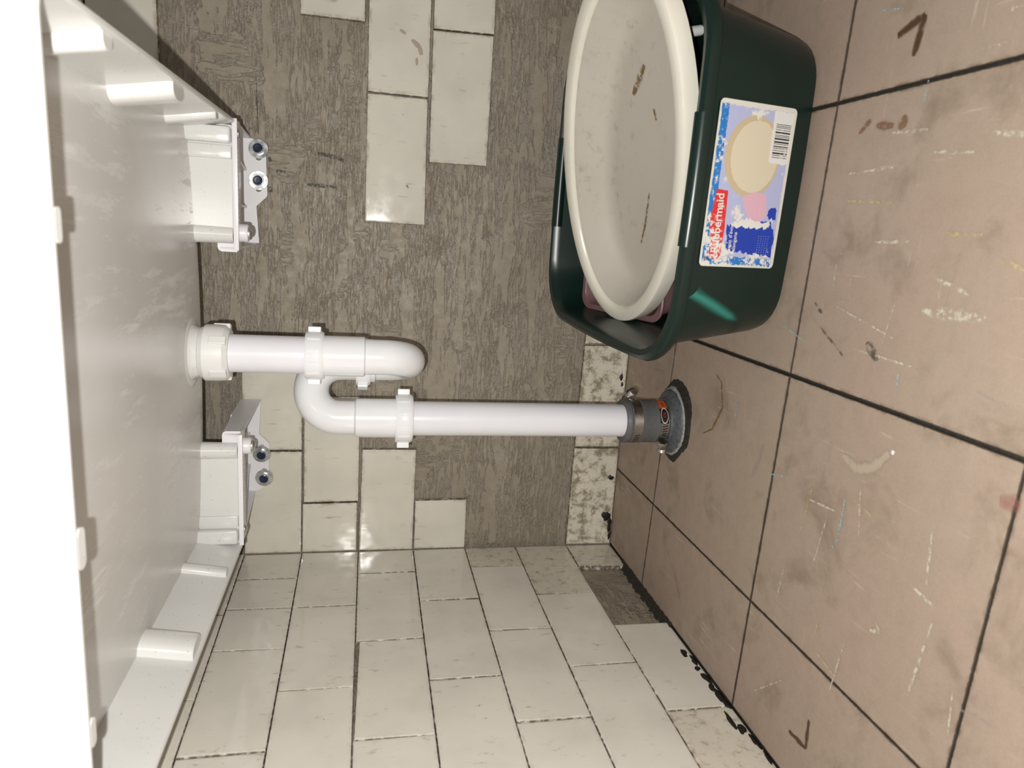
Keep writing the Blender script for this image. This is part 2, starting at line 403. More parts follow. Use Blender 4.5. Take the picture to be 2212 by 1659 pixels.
# side wall: courses follow lines measured from the corner forward
ZL = [(.8165, .8100), (.7142, .7073), (.6117, .6074), (.5081, .5085), (.4036, .4069), (.3020, .3025), (.2007, .2003), (.0947, .0959), (.0006, .0006)]
JN = [[-.002, -.2130, -.4195, -.634, -.848, -1.062],
      [-.004, -.1003, -.2000, -.3135, -.5251, -.739, -.953],
      [-.003, -.2008, -.4145, -.629, -.843, -1.057],
      [-.001, -.0900, -.3066, -.5186, -.733, -.947],
      [-.001, -.1947, -.4110, -.625, -.839, -1.053],
      [-.001, -.0820, -.2953, -.5093, -.724, -.938],
      [-.001, -.1890, -.4002, -.614, -.828, -1.042],
      [-.001, -.0930, None, -.2968, -.5104, -.725, -.939]]
for r in range(8):
    zt, zb = ZL[r], ZL[r + 1]; js = JN[r]
    zz = lambda pr, y: pr[0] + (pr[1] - pr[0]) * (-y / .56) - .0006
    for a, b in zip(js, js[1:]):
        if a is None or b is None: continue
        sk = R.uniform(-.0012, .0012)
        mt = M['tile_soiled'] if (r in (6, 7) and a > -.05) or (r == 7 and a < -.5) or (r == 5 and a > -.05) else M['tile_side']
        drop = .006 if (r == 3 and a == -.3066) else 0       # one slipped tile leaves an open joint above it
        tile('wall_tile', [(a, zz(zt, a) - drop * .9), (b + sk, zz(zt, b) - drop * .15), (b - sk, zz(zb, b)), (a, zz(zb, a))], on_left, mt, wall_left)
# floor: twelve-inch squares, a little out of square with the walls
XL = [.003, .164, .4685, .776, 1.084, 1.392, 1.70]
def yl(row, x): return [(-.001, 0), (-.1790, -.062), (-.5140, -.040), (-.8395, -.030), (-1.160, -.03), (-1.48, -.03)][row][0] + [0, -.062, -.040, -.030, -.03, -.03][row] * x
for i in range(6):
    for j in range(5):
        x0, x1 = XL[i], XL[i + 1]
        g = (.0006, .0006, .0026, .0022, .002, .002)[i]
        tile('floor_tile', [(x0 + g, yl(j, x0)), (x1, yl(j, x1)), (x1, yl(j + 1, x1) + .001), (x0 + g, yl(j + 1, x0) + .001)], on_floor, M['floor_tile'], floor, gap=.0004, depth=.0036, bev=.0006, tilt=.0001)

# ------------------------------------------------------------------ laundry tub
CX = .4295; HW = .311; YB = -.222; YF = -.824; ZS = .680; ZBOT = .740
tub = thing('laundry_tub', (CX, -.52, ZS), 'white speckled plastic laundry tub hung on the wall, seen from below', 'sink')
def upath(inset, rf=.024):
    x0, x1, y0, y1 = CX - HW + inset, CX + HW - inset, YB - 0, YF + inset
    r = rf - inset; P_ = [(x0, y0)]
    for i in range(1, 6): P_.append((x0, y0 + (y1 + r - y0) * i / 6))
    for i in range(9):
        a = PI + PI / 2 * i / 8; P_.append((x0 + r + r * math.cos(a), y1 + r + r * math.sin(a)))
    for i in range(1, 6): P_.append((x0 + r + (x1 - x0 - 2 * r) * i / 6, y1))
    for i in range(9):
        a = 1.5 * PI + PI / 2 * i / 8; P_.append((x1 - r + r * math.cos(a), y1 + r + r * math.sin(a)))
    for i in range(1, 7): P_.append((x1, y1 + r + (y0 - y1 - r) * i / 6))
    return P_
ring = []
for ins, z in ((.000, .95), (.000, ZS + .0015), (.0015, ZS), (.0045, ZS), (.006, ZS + .0015), (.016, ZBOT + .002), (.010, .95)):
    ring.append([(x, y, z) for x, y in upath(ins)])
V, F = [p for l in ring for p in l], []
n = len(ring[0])
for k in range(len(ring)):
    k2 = (k + 1) % len(ring)
    for i in range(n - 1): F.append((k * n + i, k * n + i + 1, k2 * n + i + 1, k2 * n + i))
F += [tuple(k * n for k in range(len(ring))), tuple(k * n + n - 1 for k in range(len(ring)))]
obj('skirt', (V, F), M['tub'], tub, smooth=35)
# underside of the bowl: gently sagging sheet with a rolled back edge
def zbot(x, y):
    dx = (x - CX) / .30; dy = (y + .36) / .45
    return ZBOT + .004 - .010 * max(0, 1 - dx * dx) ** .8 * max(0, 1 - dy * dy * .8) - .002
nx, ny = 30, 30; V, F = [], []
for j in range(ny + 5):
    for i in range(nx + 1):
        x = CX - HW + .012 + (2 * HW - .024) * i / nx
        if j <= ny: y = YF + .012 + (YB + .008 - (YF + .012)) * j / ny; z = zbot(x, y)
        else:
            q = (j - ny) / 4; y = YB + .008 + .010 * math.sin(q * PI / 2); z = zbot(x, YB) + .010 * (1 - math.cos(q * PI / 2)) + (.06 * q if q == 1 else 0)
        V.append((x, y, z))
for j in range(ny + 4):
    for i in range(nx): F.append((j * (nx + 1) + i, j * (nx + 1) + i + 1, (j + 1) * (nx + 1) + i + 1, (j + 1) * (nx + 1) + i))
bowl = obj('bowl_underside', (V, F), M['tub_bottom'], tub, smooth=50)
obj('bowl_back', box(CX - HW + .01, CX + HW - .01, YB + .012, YB + .018, .79, .95), M['tub'], tub)
# deck, ledge to the wall and the open bowl above
dk = join(rbox(CX - HW - .012, CX + HW + .012, YF - .012, YF + .045, .945, .975, .004), rbox(CX - HW - .012, CX - HW + .045, YF + .045, YB + .02, .945, .975, .004),
          rbox(CX + HW - .045, CX + HW + .012, YF + .045, YB + .02, .945, .975, .004), rbox(CX - HW - .012, CX + HW + .012, YB - .05, -.006, .945, .975, .004))
obj('rim_deck', dk, M['tub'], tub)
iw = CX - HW + .045; ix = CX + HW - .045
bw = loft([rrect(HW - .045, (YB - .05 - YF - .045) / 2, .05, .96, CX, (YF + .045 + YB - .05) / 2), rrect(HW - .07, (YB - .05 - YF - .045) / 2 - .03, .06, .765, CX, (YF + .045 + YB - .05) / 2)], cap0=False)
obj('bowl', bw, M['tub'], tub, smooth=40)
# back panels with corner ribs and screw bosses
for s in (-1, 1):
    xa, xb = CX + s * .158, CX + s * (HW - .008)
    pv = rbox(min(xa, xb), max(xa, xb), YB - .004, YB + .003, ZS + .004, ZBOT + .004, .001)
    bp = obj('back_panel', pv, M['tub'], tub)
    obj('screw_boss', lathe(CX + s * .158, YB + .004, [(.0125, ZS + .0045), (.0135, ZBOT + .006)], 28), M['tub'], bp, smooth=40)
    cx = CX + s * (HW - .022)
    obj('corner_rib', join(rbox(cx - .011, cx + .011, YB - .016, YB, ZS + .0045, ZBOT + .006, .0035), rbox(cx - s * .022 - .009, cx - s * .022 + .009, YB - .007, YB, ZS + .0045, ZBOT + .006, .002)), M['tub'], bp, smooth=40)
    for (yy, hw_, pr) in ((-.322, .010, .010), (-.505, .021, .017), (-.700, .011, .013)):
        if s < 0 and yy < -.6: continue
        x0 = CX + s * (HW - .004)
        loops = []
        for z in (ZS + .004, ZS + .006, ZBOT + .004):
            e = 0 if z > ZS + .005 else .001; lp = []
            sl = .010 * (z - ZS) / .06
            for q in range(13):
                a = PI * q / 12; c_ = math.cos(a); s_ = math.sin(a) ** .45 if math.sin(a) > 0 else 0
                lp.append((x0 - s * (sl + (pr - e) * s_), yy + (hw_ - e) * c_, z))
            loops.append(lp)
        obj('rib', loft(loops), M['tub'], tub, smooth=50)
# clip tabs on the inside of the front skirt
for x, k_ in ((.604, 1.0), (.398, 1.35), (.262, 1.0)):
    o = obj('clip_tab', loft([rrect(.0105 * k_, .0045 * k_, .0042 * k_, z, x, YF + .005 + .0045 * k_) for z in (ZS + .0000, ZS + .0010, ZS + .03)]), M['tub'], tub, smooth=40)
# drain spigot moulded on the bowl
PX, PY = .4285, -.268; LX_, LY_ = .3270, -.2270; UX, UY = .4035, -.1930
zb_ = zbot(PX, PY)
sp = lathe(PX, PY, [(.048, zb_ + .004), (.0475, zb_ + .0002), (.046, zb_ - .0006), (.0385, zb_ - .0014), (.0360, zb_ - .004), (.0345, zb_ - .008), (.0335, zb_ - .011), (.0352, zb_ - .0125), (.0335, zb_ - .0145), (.0352, zb_ - .016), (.0335, zb_ - .018), (.0335, zb_ - .028)], 48)
obj('drain_spigot', sp, M['tub'], tub, smooth=40)

# ------------------------------------------------------------------ drain trap
trap = thing('drain_trap', (LX_, LY_, .065), 'white plastic waste pipe with a looped trap between tub and floor', 'pipe')
def nut(x, y, z0, z1, r, ears, rot, mat, parent, rear=None, taper=.0):
    h = z1 - z0; e = .0035
    n_ = obj('slip_nut', lathe(x, y, [(r * .80, z0), (r * .94 - taper, z0), (r - taper * .6, z0 + e), (r, z0 + h * .35), (r, z1 - e), (r * .95, z1), (r * .80, z1)], 48), mat, parent, smooth=35)
    for k in range(ears):
        a = rot + 2 * PI * k / ears
        Mx = Matrix.Translation((x, y, 0)) @ Matrix.Rotation(a, 4, 'Z')
        obj('grip_lug', xf(rbox(r - .004, r + (rear or .0055), -.0075, .0075, z0 + h * .18, z1 - h * .12, .0012), Mx), mat, n_)
    for k in range(12):
        a = rot + 2 * PI * (k + .5) / 12
        if ears and min(abs(((a - rot) * ears / (2 * PI)) % 1), 1 - abs(((a - rot) * ears / (2 * PI)) % 1)) < .2: continue
        Mx = Matrix.Translation((x, y, 0)) @ Matrix.Rotation(a, 4, 'Z')
        obj('grip_ridge', xf(box(r - .002, r + .0012, -.0013, .0013, z0 + h * .18, z1 - h * .12), Mx), mat, n_)
    return n_
# tub nut: chunky eight-sided collar
tn = lathe(PX, PY, [(.030, .683), (.0325, .683), (.0385, .689), (.0392, .698), (.0392, .714), (.0375, .7165), (.0335, .7165)], 16)
tnut = obj('tub_nut', tn, M['pvc_ivory'], trap, smooth=25)
for k in range(5):
    a = 2 * PI * (k + .25) / 5; Mx = Matrix.Translation((PX, PY, 0)) @ Matrix.Rotation(a, 4, 'Z')
    obj('grip_lug', xf(rbox(.033, .0405, -.006, .006, .684, .706, .0015), Mx), M['pvc_ivory'], tnut)
obj('tailpiece', lathe(PX, PY, [(.0262, .705), (.0262, .575)], 48), M['pvc_pipe'], trap, smooth=40)
nut(PX, PY, .5588, .5838, .0345, 2, math.radians(8), M['pvc'], trap, .0062)
jb = .0415
d2 = Vector((UX - PX, UY - PY, 0)); L2 = d2.length; d2 /= L2; jr = L2 / 2
path = [(PX, PY, .566), (PX, PY, .5035), (PX, PY, .5015), (PX, PY, .4885)]; rad = [.0286, .0286, .0258, .0252]
zc = .4785
for i in range(0, 25):
    a = PI * i / 24; c = Vector((PX, PY, zc)) + d2 * jr * (1 - math.cos(a)) + Vector((0, 0, -jr * math.sin(a))); path.append(c); rad.append(.0252)
path += [(UX, UY, .485), (UX, UY, .487), (UX, UY, .500)]; rad += [.0255, .0286, .0286]
obj('j_bend', sweep(path, rad, 40), M['pvc'], trap, smooth=30)
nut(UX, UY, .4935, .515, .0345, 2, math.radians(35), M['pvc'], trap, .006)
d3 = Vector((LX_ - UX, LY_ - UY, 0)); L3 = d3.length; d3 /= L3; gr = L3 / 2
path = [(UX, UY, .508), (UX, UY, .530)]; rad = [.0255, .0252]; zg = .5385
for i in range(0, 25):
    a = PI * i / 24; c = Vector((UX, UY, zg)) + d3 * gr * (1 - math.cos(a)) + Vector((0, 0, gr * math.sin(a))); path.append(c); rad.append(.0258)
path += [(LX_, LY_, .5165), (LX_, LY_, .5135), (LX_, LY_, .450)]; rad += [.0258, .0296, .0296]
obj('gooseneck', sweep(path, rad, 40), M['pvc'], trap, smooth=30)
nut(LX_, LY_, .4295, .4555, .0375, 2, math.radians(12), M['pvc'], trap, .0075)
obj('standpipe', lathe(LX_, LY_, [(.0264, .445), (.0264, .045)], 48), M['pvc_pipe'], trap, smooth=40)

# ------------------------------------------------------------------ rubber coupling on the floor drain
cpl = thing('pipe_coupling', (LX_, LY_, .012), 'grey rubber coupling with two steel hose clamps at the foot of the waste pipe', 'coupling')
obj('sleeve', lathe(LX_, LY_, [(.0300, .090), (.0345, .0905), (.0362, .088), (.0362, .0835), (.0345, .082), (.0345, .064), (.0362, .063), (.0362, .0605), (.0352, .0585), (.0352, .0395), (.0362, .0385), (.0362, .0365), (.0345, .0355), (.0345, .020), (.037, .0185), (.037, .012), (.030, .012)], 56), M['rubber'], cpl, smooth=35)
def clamp(z0, z1, ang, tilt, slot0):
    b = obj('hose_clamp', lathe(LX_, LY_, [(.0340, z0), (.0358, z0), (.0358, z1), (.0340, z1)], 56, False, False), M['steel'], cpl, smooth=35)
    zc_ = (z0 + z1) / 2
    for k in range(9):
        a = math.radians(slot0 + k * 7.0)
        Mx = Matrix.Translation((LX_, LY_, zc_)) @ Matrix.Rotation(a, 4, 'Z') @ Matrix.Rotation(.25, 4, 'X')
        obj('worm_slot', xf(box(.0355, .0362, -.0007, .0007, -.0045, .0045), Mx), M['black_goo'], b)
    # worm-screw housing, tangent to the band
    Mx = Matrix.Translation((LX_, LY_, zc_)) @ Matrix.Rotation(ang, 4, 'Z') @ Matrix.Translation((.0435, 0, 0)) @ Matrix.Rotation(tilt, 4, 'X')
    hs = lathe(0, 0, [(.0076, -.013), (.0084, -.012), (.0084, .006), (.0074, .0070)], 24)
    obj('screw_housing', xf(hs, Mx @ Matrix.Rotation(PI / 2, 4, 'X')), M['steel'], b, smooth=40)
    sc = []
    for k in range(6): sc += [(.0066, .008 + k * .0024), (.0050, .0093 + k * .0024)]
    obj('clamp_screw', xf(lathe(0, 0, sc, 18), Mx @ Matrix.Rotation(PI / 2, 4, 'X')), M['steel'], b, smooth=30)
    obj('housing_saddle', xf(rbox(-.0062, .0, -.008, .010, -.006, .006, .001), Mx), M['steel'], b)
clamp(.0655, .0800, math.radians(30), 0.0, 188)
clamp(.0215, .0345, math.radians(226), 0.3, 222)
# curved paper band on the lower part: black with an orange end
def arc_patch(a0, a1, z0, z1, r, n_=14):
    V, F = [], []
    for i in range(n_ + 1):
        a = math.radians(a0 + (a1 - a0) * i / n_)
        for z in (z0, z1): V.append((LX_ + r * math.cos(a), LY_ + r * math.sin(a), z))
    for i in range(n_): F.append((2 * i, 2 * i + 2, 2 * i + 3, 2 * i + 1))
    return V, F
M['lbl_black'] = mat_plain('black_label', (.008, .007, .007), .35, 500, .2)
M['lbl_orange'] = mat_plain('orange_label', (.50, .09, .02), .4, 500, .2)
M['lbl_white'] = mat_plain('white_ink', (.65, .65, .63), .5, 500, .2)
M['lbl_red'] = mat_plain('red_ink', (.55, .05, .04), .5, 500, .2)
st = obj('maker_sticker', arc_patch(279, 352, .0225, .0375, .03640, 18), M['lbl_black'], cpl)
obj('orange_block', arc_patch(318, 350, .0235, .0372, .03655, 10), M['lbl_orange'], st)
def arc_text(body, size, a, z, r, mat):
    fx = lambda Vv: (LX_ + r * math.cos(math.radians(a) + Vv.x / r), LY_ + r * math.sin(math.radians(a) + Vv.x / r), z + Vv.y)
    v, f = text_mesh(body, size, Matrix.Identity(4))
    obj('lettering', ([fx(p) for p in v], f), mat, st)
arc_text('LR', .0075, 324, .0275, .0368, M['lbl_black'])
ov = []
for k, rr in enumerate((1.0, .86)):
    for i in range(28):
        a = 2 * PI * i / 28; aa = math.radians(299) + .0135 * rr * math.cos(a) / .0364
        ov.append((LX_ + .0367 * math.cos(aa), LY_ + .0367 * math.sin(aa), .030 + .0062 * rr * math.sin(a)))
obj('oval_mark', (ov, [(i, (i + 1) % 28, 28 + (i + 1) % 28, 28 + i) for i in range(28)]), M['lbl_white'], st)
arc_text('OS', .0068, 294, .0275, .0368, M['lbl_red'])
# hub of the floor drain and the broken mortar around it
hub = thing('floor_drain_hub', (LX_, LY_, 0), 'chalky grey drain hub set into broken dark mortar in the floor', 'drain')
obj('hub_ring', lathe(LX_, LY_, [(.030, .021), (.0385, .0205), (.0395, .017), (.044, .0135), (.050, .0105), (.0535, .006), (.0545, -.002)], 56), M['hub'], hub, smooth=35)
def blobring(r0, r1, z0, z1, n_, seed, cx=LX_, cy=LY_, jit=.18):
    rr = random.Random(seed); V, F = [], []
    ph = [rr.uniform(0, 6.28) for _ in range(6)]
    for i in range(n_):
        a = 2 * PI * i / n_; w_ = 1 + jit * (sum(math.sin(a * (k + 2) + ph[k]) / (k + 1.5) for k in range(6)) * .6 + rr.uniform(-.10, .10))
        V += [(cx + r0 * math.cos(a), cy + r0 * math.sin(a), z1), (cx + (r0 + (r1 - r0) * .55) * math.cos(a), cy + (r0 + (r1 - r0) * .55) * math.sin(a), z1 * .9 + rr.uniform(-.001, .001)), (cx + r1 * w_ * math.cos(a), cy + r1 * w_ * math.sin(a), z0)]
    for i in range(n_):
        j = (i + 1) % n_
        for k in range(2): F.append((3 * i + k, 3 * j + k, 3 * j + k + 1, 3 * i + k + 1))
    return V, F
obj('chalk_crust', blobring(.0515, .0565, .003, .0072, 64, 4, jit=.06), M['chalk'], hub, smooth=60)
obj('broken_mortar', blobring(.050, .066, .0006, .0042, 90, 9, LX_ + .002, LY_ - .004), M['hole'], hub, smooth=60)

# ------------------------------------------------------------------ wall brackets (mirror images)
def bracket(s, label):
    mx = lambda x: .4325 + s * (x - .4325)
    b = thing('wall_bracket', (mx(.66), 0, .69), label, 'bracket')
    def bx(name, x0, x1, y0, y1, z0, z1, be=.0012, parent=b, mat='bracket'):
        xa, xb = sorted((mx(x0), mx(x1))); return obj(name, rbox(xa, xb, y0, y1, z0, z1, be), M[mat], parent, smooth=30)
    bar = bx('support_bar', .566, .741, -.228, -.186, .6795, .6835, .0015)
    bx('bar_lip', .566, .741, -.2285, -.2255, .6770, .6838, .0008, bar)
    for k in range(17):
        x = .600 + k * .0062
        if k in (4, 9): continue
        bx('raised_letter', x, x + .0036, -.212, -.205, .6788, .6796, .0003, bar)
    # upstand tab, rounded top
    tb = [(.5635, .681), (.5635, .702), (.5655, .7055), (.569, .707), (.5865, .707), (.5865, .681)]
    MT = Matrix(((1, 0, 0, 0), (0, 0, 1, -.216), (0, 1, 0, 0), (0, 0, 0, 1)))
    obj('upstand_tab', plate2d([[(mx(x), z) for x, z in tb]], .003, MT), M['bracket'], b)
    # wall plate with two slots
    def slot(cx, cz, w_=.0075, h_=.014):
        L = []
        for i in range(8): a = PI * i / 7; L.append((cx + w_ * math.cos(a) * .7, cz + h_ * .5 + w_ * .7 * math.sin(a)))
        for i in range(8): a = PI + PI * i / 7; L.append((cx + w_ * math.cos(a) * .7, cz - h_ * .5 + w_ * .7 * math.sin(a)))
        return L
    bolts = [(.7219, .6804), (.6719, .6809)] if s > 0 else [(.6675, .6805), (.7124, .6765)]
    pl = [(.7383, .6922), (.7350, .6830), (.7235, .6708), (.7190, .6690), (.6500, .6672), (.6465, .6685), (.6304, .6848), (.5701, .6811), (.5701, .7160), (.7383, .7160)]
    holes = []
    for x, z in bolts:
        h = slot(0, 0); holes.append([(mx(x - .006) + q[1] * 1.0, z + q[0]) for q in h])
    MP = Matrix(((1, 0, 0, 0), (0, 0, 1, -.0055), (0, 1, 0, 0), (0, 0, 0, 1)))
    obj('wall_plate', plate2d([[(mx(x), z) for x, z in pl]] + holes, .0050, MP), M['bracket'], b)
    # side gussets from bar back to plate
    def gus(name, x, poly, th=.003):
        MG = Matrix(((0, 0, 1, mx(x)), (1, 0, 0, 0), (0, 1, 0, 0), (0, 0, 0, 1)))
        obj(name, plate2d([poly], th, MG), M['bracket'], b)
    gus('gusset', .7385, [(-.2275, .6795), (-.2275, .6838), (-.20, .693), (-.008, .7158), (-.008, .6925)])
    gus('gusset', .5685, [(-.2275, .6795), (-.2165, .7065), (-.008, .7158), (-.008, .6815)])
    for x in (.628, .688): gus('web', x, [(-.187, .6802), (-.187, .6835), (-.10, .7120), (-.008, .7155), (-.008, .6990), (-.06, .6950)], .004)
    obj('top_plate', join(box(min(mx(.57), mx(.738)), max(mx(.57), mx(.738)), -.10, -.008, .7128, .7158)), M['bracket'], b)
    for x in (.613, .660, .705):
        xa, xb = mx(x - .011), mx(x + .011)
        V = [(xa, -.186, .680), (xb, -.186, .680), (mx(x - .006), -.13, .6945), (mx(x + .006), -.13, .6945), (xa, -.186, .6835), (xb, -.186, .6835)]
        obj('stiffener', (V, [(0, 1, 3, 2), (4, 5, 1, 0), (2, 3, 5, 4), (0, 2, 4), (1, 5, 3)]), M['bracket'], b)
    # screws into the tub
    sx = mx(.590); sy = -.204
    spc = obj('spacer', lathe(sx, sy, [(.0125, .6795), (.0125, .6690), (.0115, .6675), (.006, .6675)], 28), M['bracket'], b, smooth=40)
    obj('screw', lathe(sx, sy, [(.0085, .6675), (.0085, .6660), (.0066, .6635), (.003, .6623)], 24), M['zinc'], spc, smooth=40)
    obj('screw', lathe(mx(.7235), -.207, [(.0068, .6795), (.0068, .6782), (.0052, .6762), (.0024, .6752)], 24), M['zinc'], b, smooth=40)
    # bolts into the wall
    for k, (x, z) in enumerate(bolts):
        MB = Matrix.Translation((mx(x), -.008, z)) @ Matrix.Rotation(PI / 2, 4, 'X') @ Matrix.Rotation((.10 if k == 0 else 0) * s, 4, 'Y')
        bo = obj('wall_bolt', lathe(0, 0, [(.0088, 0), (.0092, .0068), (.0086, .0078), (.0070, .0078), (.0066, .0036)], 28, True, True, MB), M['zinc'], b, smooth=35)
        obj('washer', lathe(0, 0, [(.0080, .0012), (.0080, .0024), (.0152, .0024), (.0157, .0016), (.0157, 0), (.008, 0)], 36, False, False, MB), M['zinc'], bo, smooth=35)
        obj('bolt_socket', lathe(0, 0, [(.0078, .0070), (.0078, .0080), (.0060, .0086), (.0030, .0084)], 12, True, True, MB), M['blue_steel'], bo)
    return b
bracket(1, 'white plastic wall bracket under the tub, away from the pipe and corner')
bracket(-1, 'white plastic wall bracket under the tub, in the tiled corner left of the pipe')

# ------------------------------------------------------------------ green dishpan with nested basins
TILT = math.radians(5)
pan = thing('dishpan', (.685, -.490, .0008), 'dark green plastic dishpan on the floor with a worn paper label', 'dishpan', rot=(TILT, 0, math.radians(-2.2)))
CYP = .178
prof = [(0, .150, .165, .05), (.0015, .166, .181, .055), (.006, .1745, .1885, .06), (.018, .178, .1915, .062), (.150, .2005, .2075, .078)]
outer = [rrect(hx, hy, r, z, 0, CYP, bow=.003) for z, hx, hy, r in prof]
lip = [rrect(.2005, .2075, .078, .1535, 0, CYP, bow=.003), rrect(.2110, .2160, .082, .1500, 0, CYP, bow=.003), rrect(.2150, .2200, .083, .1515, 0, CYP, bow=.003), rrect(.2165, .2215, .084, .157, 0, CYP, bow=.003), rrect(.2150, .2200, .083, .1635, 0, CYP, bow=.003), rrect(.2100, .2150, .081, .1665, 0, CYP, bow=.003), rrect(.2030, .2090, .078, .1655, 0, CYP, bow=.003), rrect(.1990, .2060, .076, .160, 0, CYP, bow=.003)]
inner = [rrect(hx - .0028, hy - .0028, r, z + .003, 0, CYP, bow=.003) for z, hx, hy, r in reversed(prof)]
obj('tub_body', loft(outer + lip + inner), M['green'], pan, smooth=32, local=True)
for sgn, yb in ((-1, CYP - .2215), (1, CYP + .2215)):
    P_ = []
    for i in range(15):
        x = -.070 + .14 * i / 14; P_.append((x, yb - sgn * .0095 + sgn * .003 * math.sin(PI * (x + .12) / .24), .1585))
    r_ = [.006] + [.0105] * 13 + [.006]
    obj('handle_roll', sweep(P_, [.0096] * 15, 18), M['green'], pan, smooth=30, local=True)
# pale teal streak laid over the near corner of the dishpan
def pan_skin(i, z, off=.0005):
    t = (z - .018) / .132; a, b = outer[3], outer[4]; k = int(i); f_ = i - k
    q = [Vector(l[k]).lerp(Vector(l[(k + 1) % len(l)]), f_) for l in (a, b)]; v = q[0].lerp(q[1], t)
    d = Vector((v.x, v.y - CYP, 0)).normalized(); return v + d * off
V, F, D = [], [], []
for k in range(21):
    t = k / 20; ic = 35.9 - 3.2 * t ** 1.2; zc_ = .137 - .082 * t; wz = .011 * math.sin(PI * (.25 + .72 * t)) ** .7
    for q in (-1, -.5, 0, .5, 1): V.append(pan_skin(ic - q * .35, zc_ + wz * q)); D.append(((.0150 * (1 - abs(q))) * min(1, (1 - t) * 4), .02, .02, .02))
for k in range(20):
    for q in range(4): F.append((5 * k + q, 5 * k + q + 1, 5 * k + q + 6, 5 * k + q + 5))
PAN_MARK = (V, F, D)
# paper label on the front wall of the dishpan
dy = (.2075 - .1915) / .132; fa = math.atan(dy)
face_y = lambda h: CYP - (.1915 + (h - .018) * dy) - .003 - .0006
H0 = .0300; LH = .1080; LW = .1790
FM = Matrix(((1, 0, 0, -.0905), (0, -math.sin(fa), -math.cos(fa), face_y(H0)), (0, math.cos(fa), -math.sin(fa), H0), (0, 0, 0, 1)))
def on_label(name, loops, mat, h, parent):
    lp = [[(x * LW, y * LH) for x, y in l] for l in loops]
    return obj(name, plate2d(lp, .00004, FM @ Matrix.Translation((0, 0, h))), mat, parent, local=True)
def rr2(x0, y0, x1, y1, r=.03):
    L = []
    for cx, cy, a0 in ((x1 - r, y1 - r * 1.66, 0), (x0 + r, y1 - r * 1.66, 1), (x0 + r, y0 + r * 1.66, 2), (x1 - r, y0 + r * 1.66, 3)):
        for i in range(6):
            a = (a0 + i / 5) * PI / 2; L.append((cx + r * math.cos(a), cy + r * 1.66 * math.sin(a)))
    return L
pr = dict(paper=mat_print('label_paper', (.62, .60, .54), .2, 60), sky=mat_print('label_blue', (.02, .17, .48), .62), haze=mat_print('label_lilac', (.40, .42, .62), .45, 60),
          deep=mat_print('label_royal_blue', (.012, .045, .36), .25), red=mat_print('label_red', (.60, .030, .030), .46, 140), cream=mat_print('label_cream', (.60, .53, .40), .1, 40),
          cream2=mat_print('label_tan', (.50, .41, .26), .2, 40), pink=mat_print('label_pink', (.62, .38, .46), .3, 60), white=mat_print('label_white', (.66, .65, .62), .1), black=mat_print('label_black', (.025, .022, .022), .42, 200))
lab = on_label('paper_label', [rr2(0, 0, 1, 1)], pr['paper'], .0000, pan)
def wob(P_, amp, seed):
    rr = random.Random(seed); out = []
    for i in range(len(P_)):
        a, b = P_[i], P_[(i + 1) % len(P_)]; n_ = max(2, int(math.hypot(b[0] - a[0], b[1] - a[1]) / .02))
        for k in range(n_): out.append((a[0] + (b[0] - a[0]) * k / n_ + rr.uniform(-amp, amp), a[1] + (b[1] - a[1]) * k / n_ + rr.uniform(-amp, amp)))
    return out
on_label('lilac_print', [wob([(.03, .04), (.97, .04), (.97, .90), (.03, .90)], .006, 1)], pr['haze'], .00010, lab)
on_label('blue_print', [wob([(.03, .885), (.975, .885), (.975, .975), (.03, .975)], .005, 2), ], pr['sky'], .00018, lab)
on_label('blue_print', [wob([(.015, .05), (.058, .05), (.066, .95), (.015, .95)], .008, 3)], pr['sky'], .00018, lab)
on_label('royal_blue_print', [wob([(.075, .06), (.22, .05), (.30, .14), (.29, .26), (.27, .42), (.26, .70), (.11, .70)], .010, 4)], pr['deep'], .00020, lab)
on_label('royal_blue_print', [wob([(.31, .06), (.38, .07), (.39, .17), (.33, .20)], .010, 5)], pr['deep'], .00020, lab)
on_label('royal_blue_print', [wob([(.46, .42), (.50, .66), (.56, .71), (.54, .60), (.50, .50)], .008, 15)], pr['deep'], .00016, lab)
disc = [(.685 + .245 * math.cos(2 * PI * i / 48) * 1.0, .50 + .36 * math.sin(2 * PI * i / 48)) for i in range(48)]
on_label('basin_picture', [disc], pr['cream2'], .00022, lab)
disc2 = [(.685 + .215 * math.cos(2 * PI * i / 48), .475 + .31 * math.sin(2 * PI * i / 48)) for i in range(48)]
on_label('basin_picture', [wob(disc2, .003, 6)], pr['cream'], .00028, lab)
on_label('pink_print', [wob([(.27, .30), (.36, .20), (.47, .26), (.48, .40), (.44, .55), (.37, .52), (.31, .44)], .008, 7)], pr['pink'], .00034, lab)
on_label('scuffed_patch', [wob([(.255, .18), (.29, .14), (.31, .44), (.275, .66), (.255, .60)], .012, 8)], pr['white'], .00036, lab)
on_label('red_banner', [wob([(.045, .745), (.05, .885), (.30, .935), (.475, .90), (.47, .755), (.24, .735)], .002, 9)], pr['red'], .00030, lab)
on_label('barcode_panel', [wob([(.66, .03), (.97, .035), (.97, .30), (.66, .285)], .006, 10)], pr['white'], .00034, lab)
x = .695; rb = random.Random(3)
while x < .90:
    wd = rb.choice((.004, .004, .007, .010))
    on_label('barcode_bar', [[(x, .055), (x + wd, .055), (x + wd, .255), (x, .255)]], pr['black'], .00040, lab); x += wd + rb.choice((.005, .006, .009))
def lab_text(body, x, y, size, mat, h, sq=1.0, off=0.0, ang=0.0, space=1.0):
    v, f = text_mesh(body, size, FM @ Matrix.Translation((x * LW, y * LH, h)) @ Matrix.Rotation(ang, 4, 'Z'), sq, off, space=space)
    obj('lettering', (v, f), mat, lab, local=True)
lab_text('Rubbermaid', .085, .782, .0146, pr['white'], .00042, .92, .00022, .03)
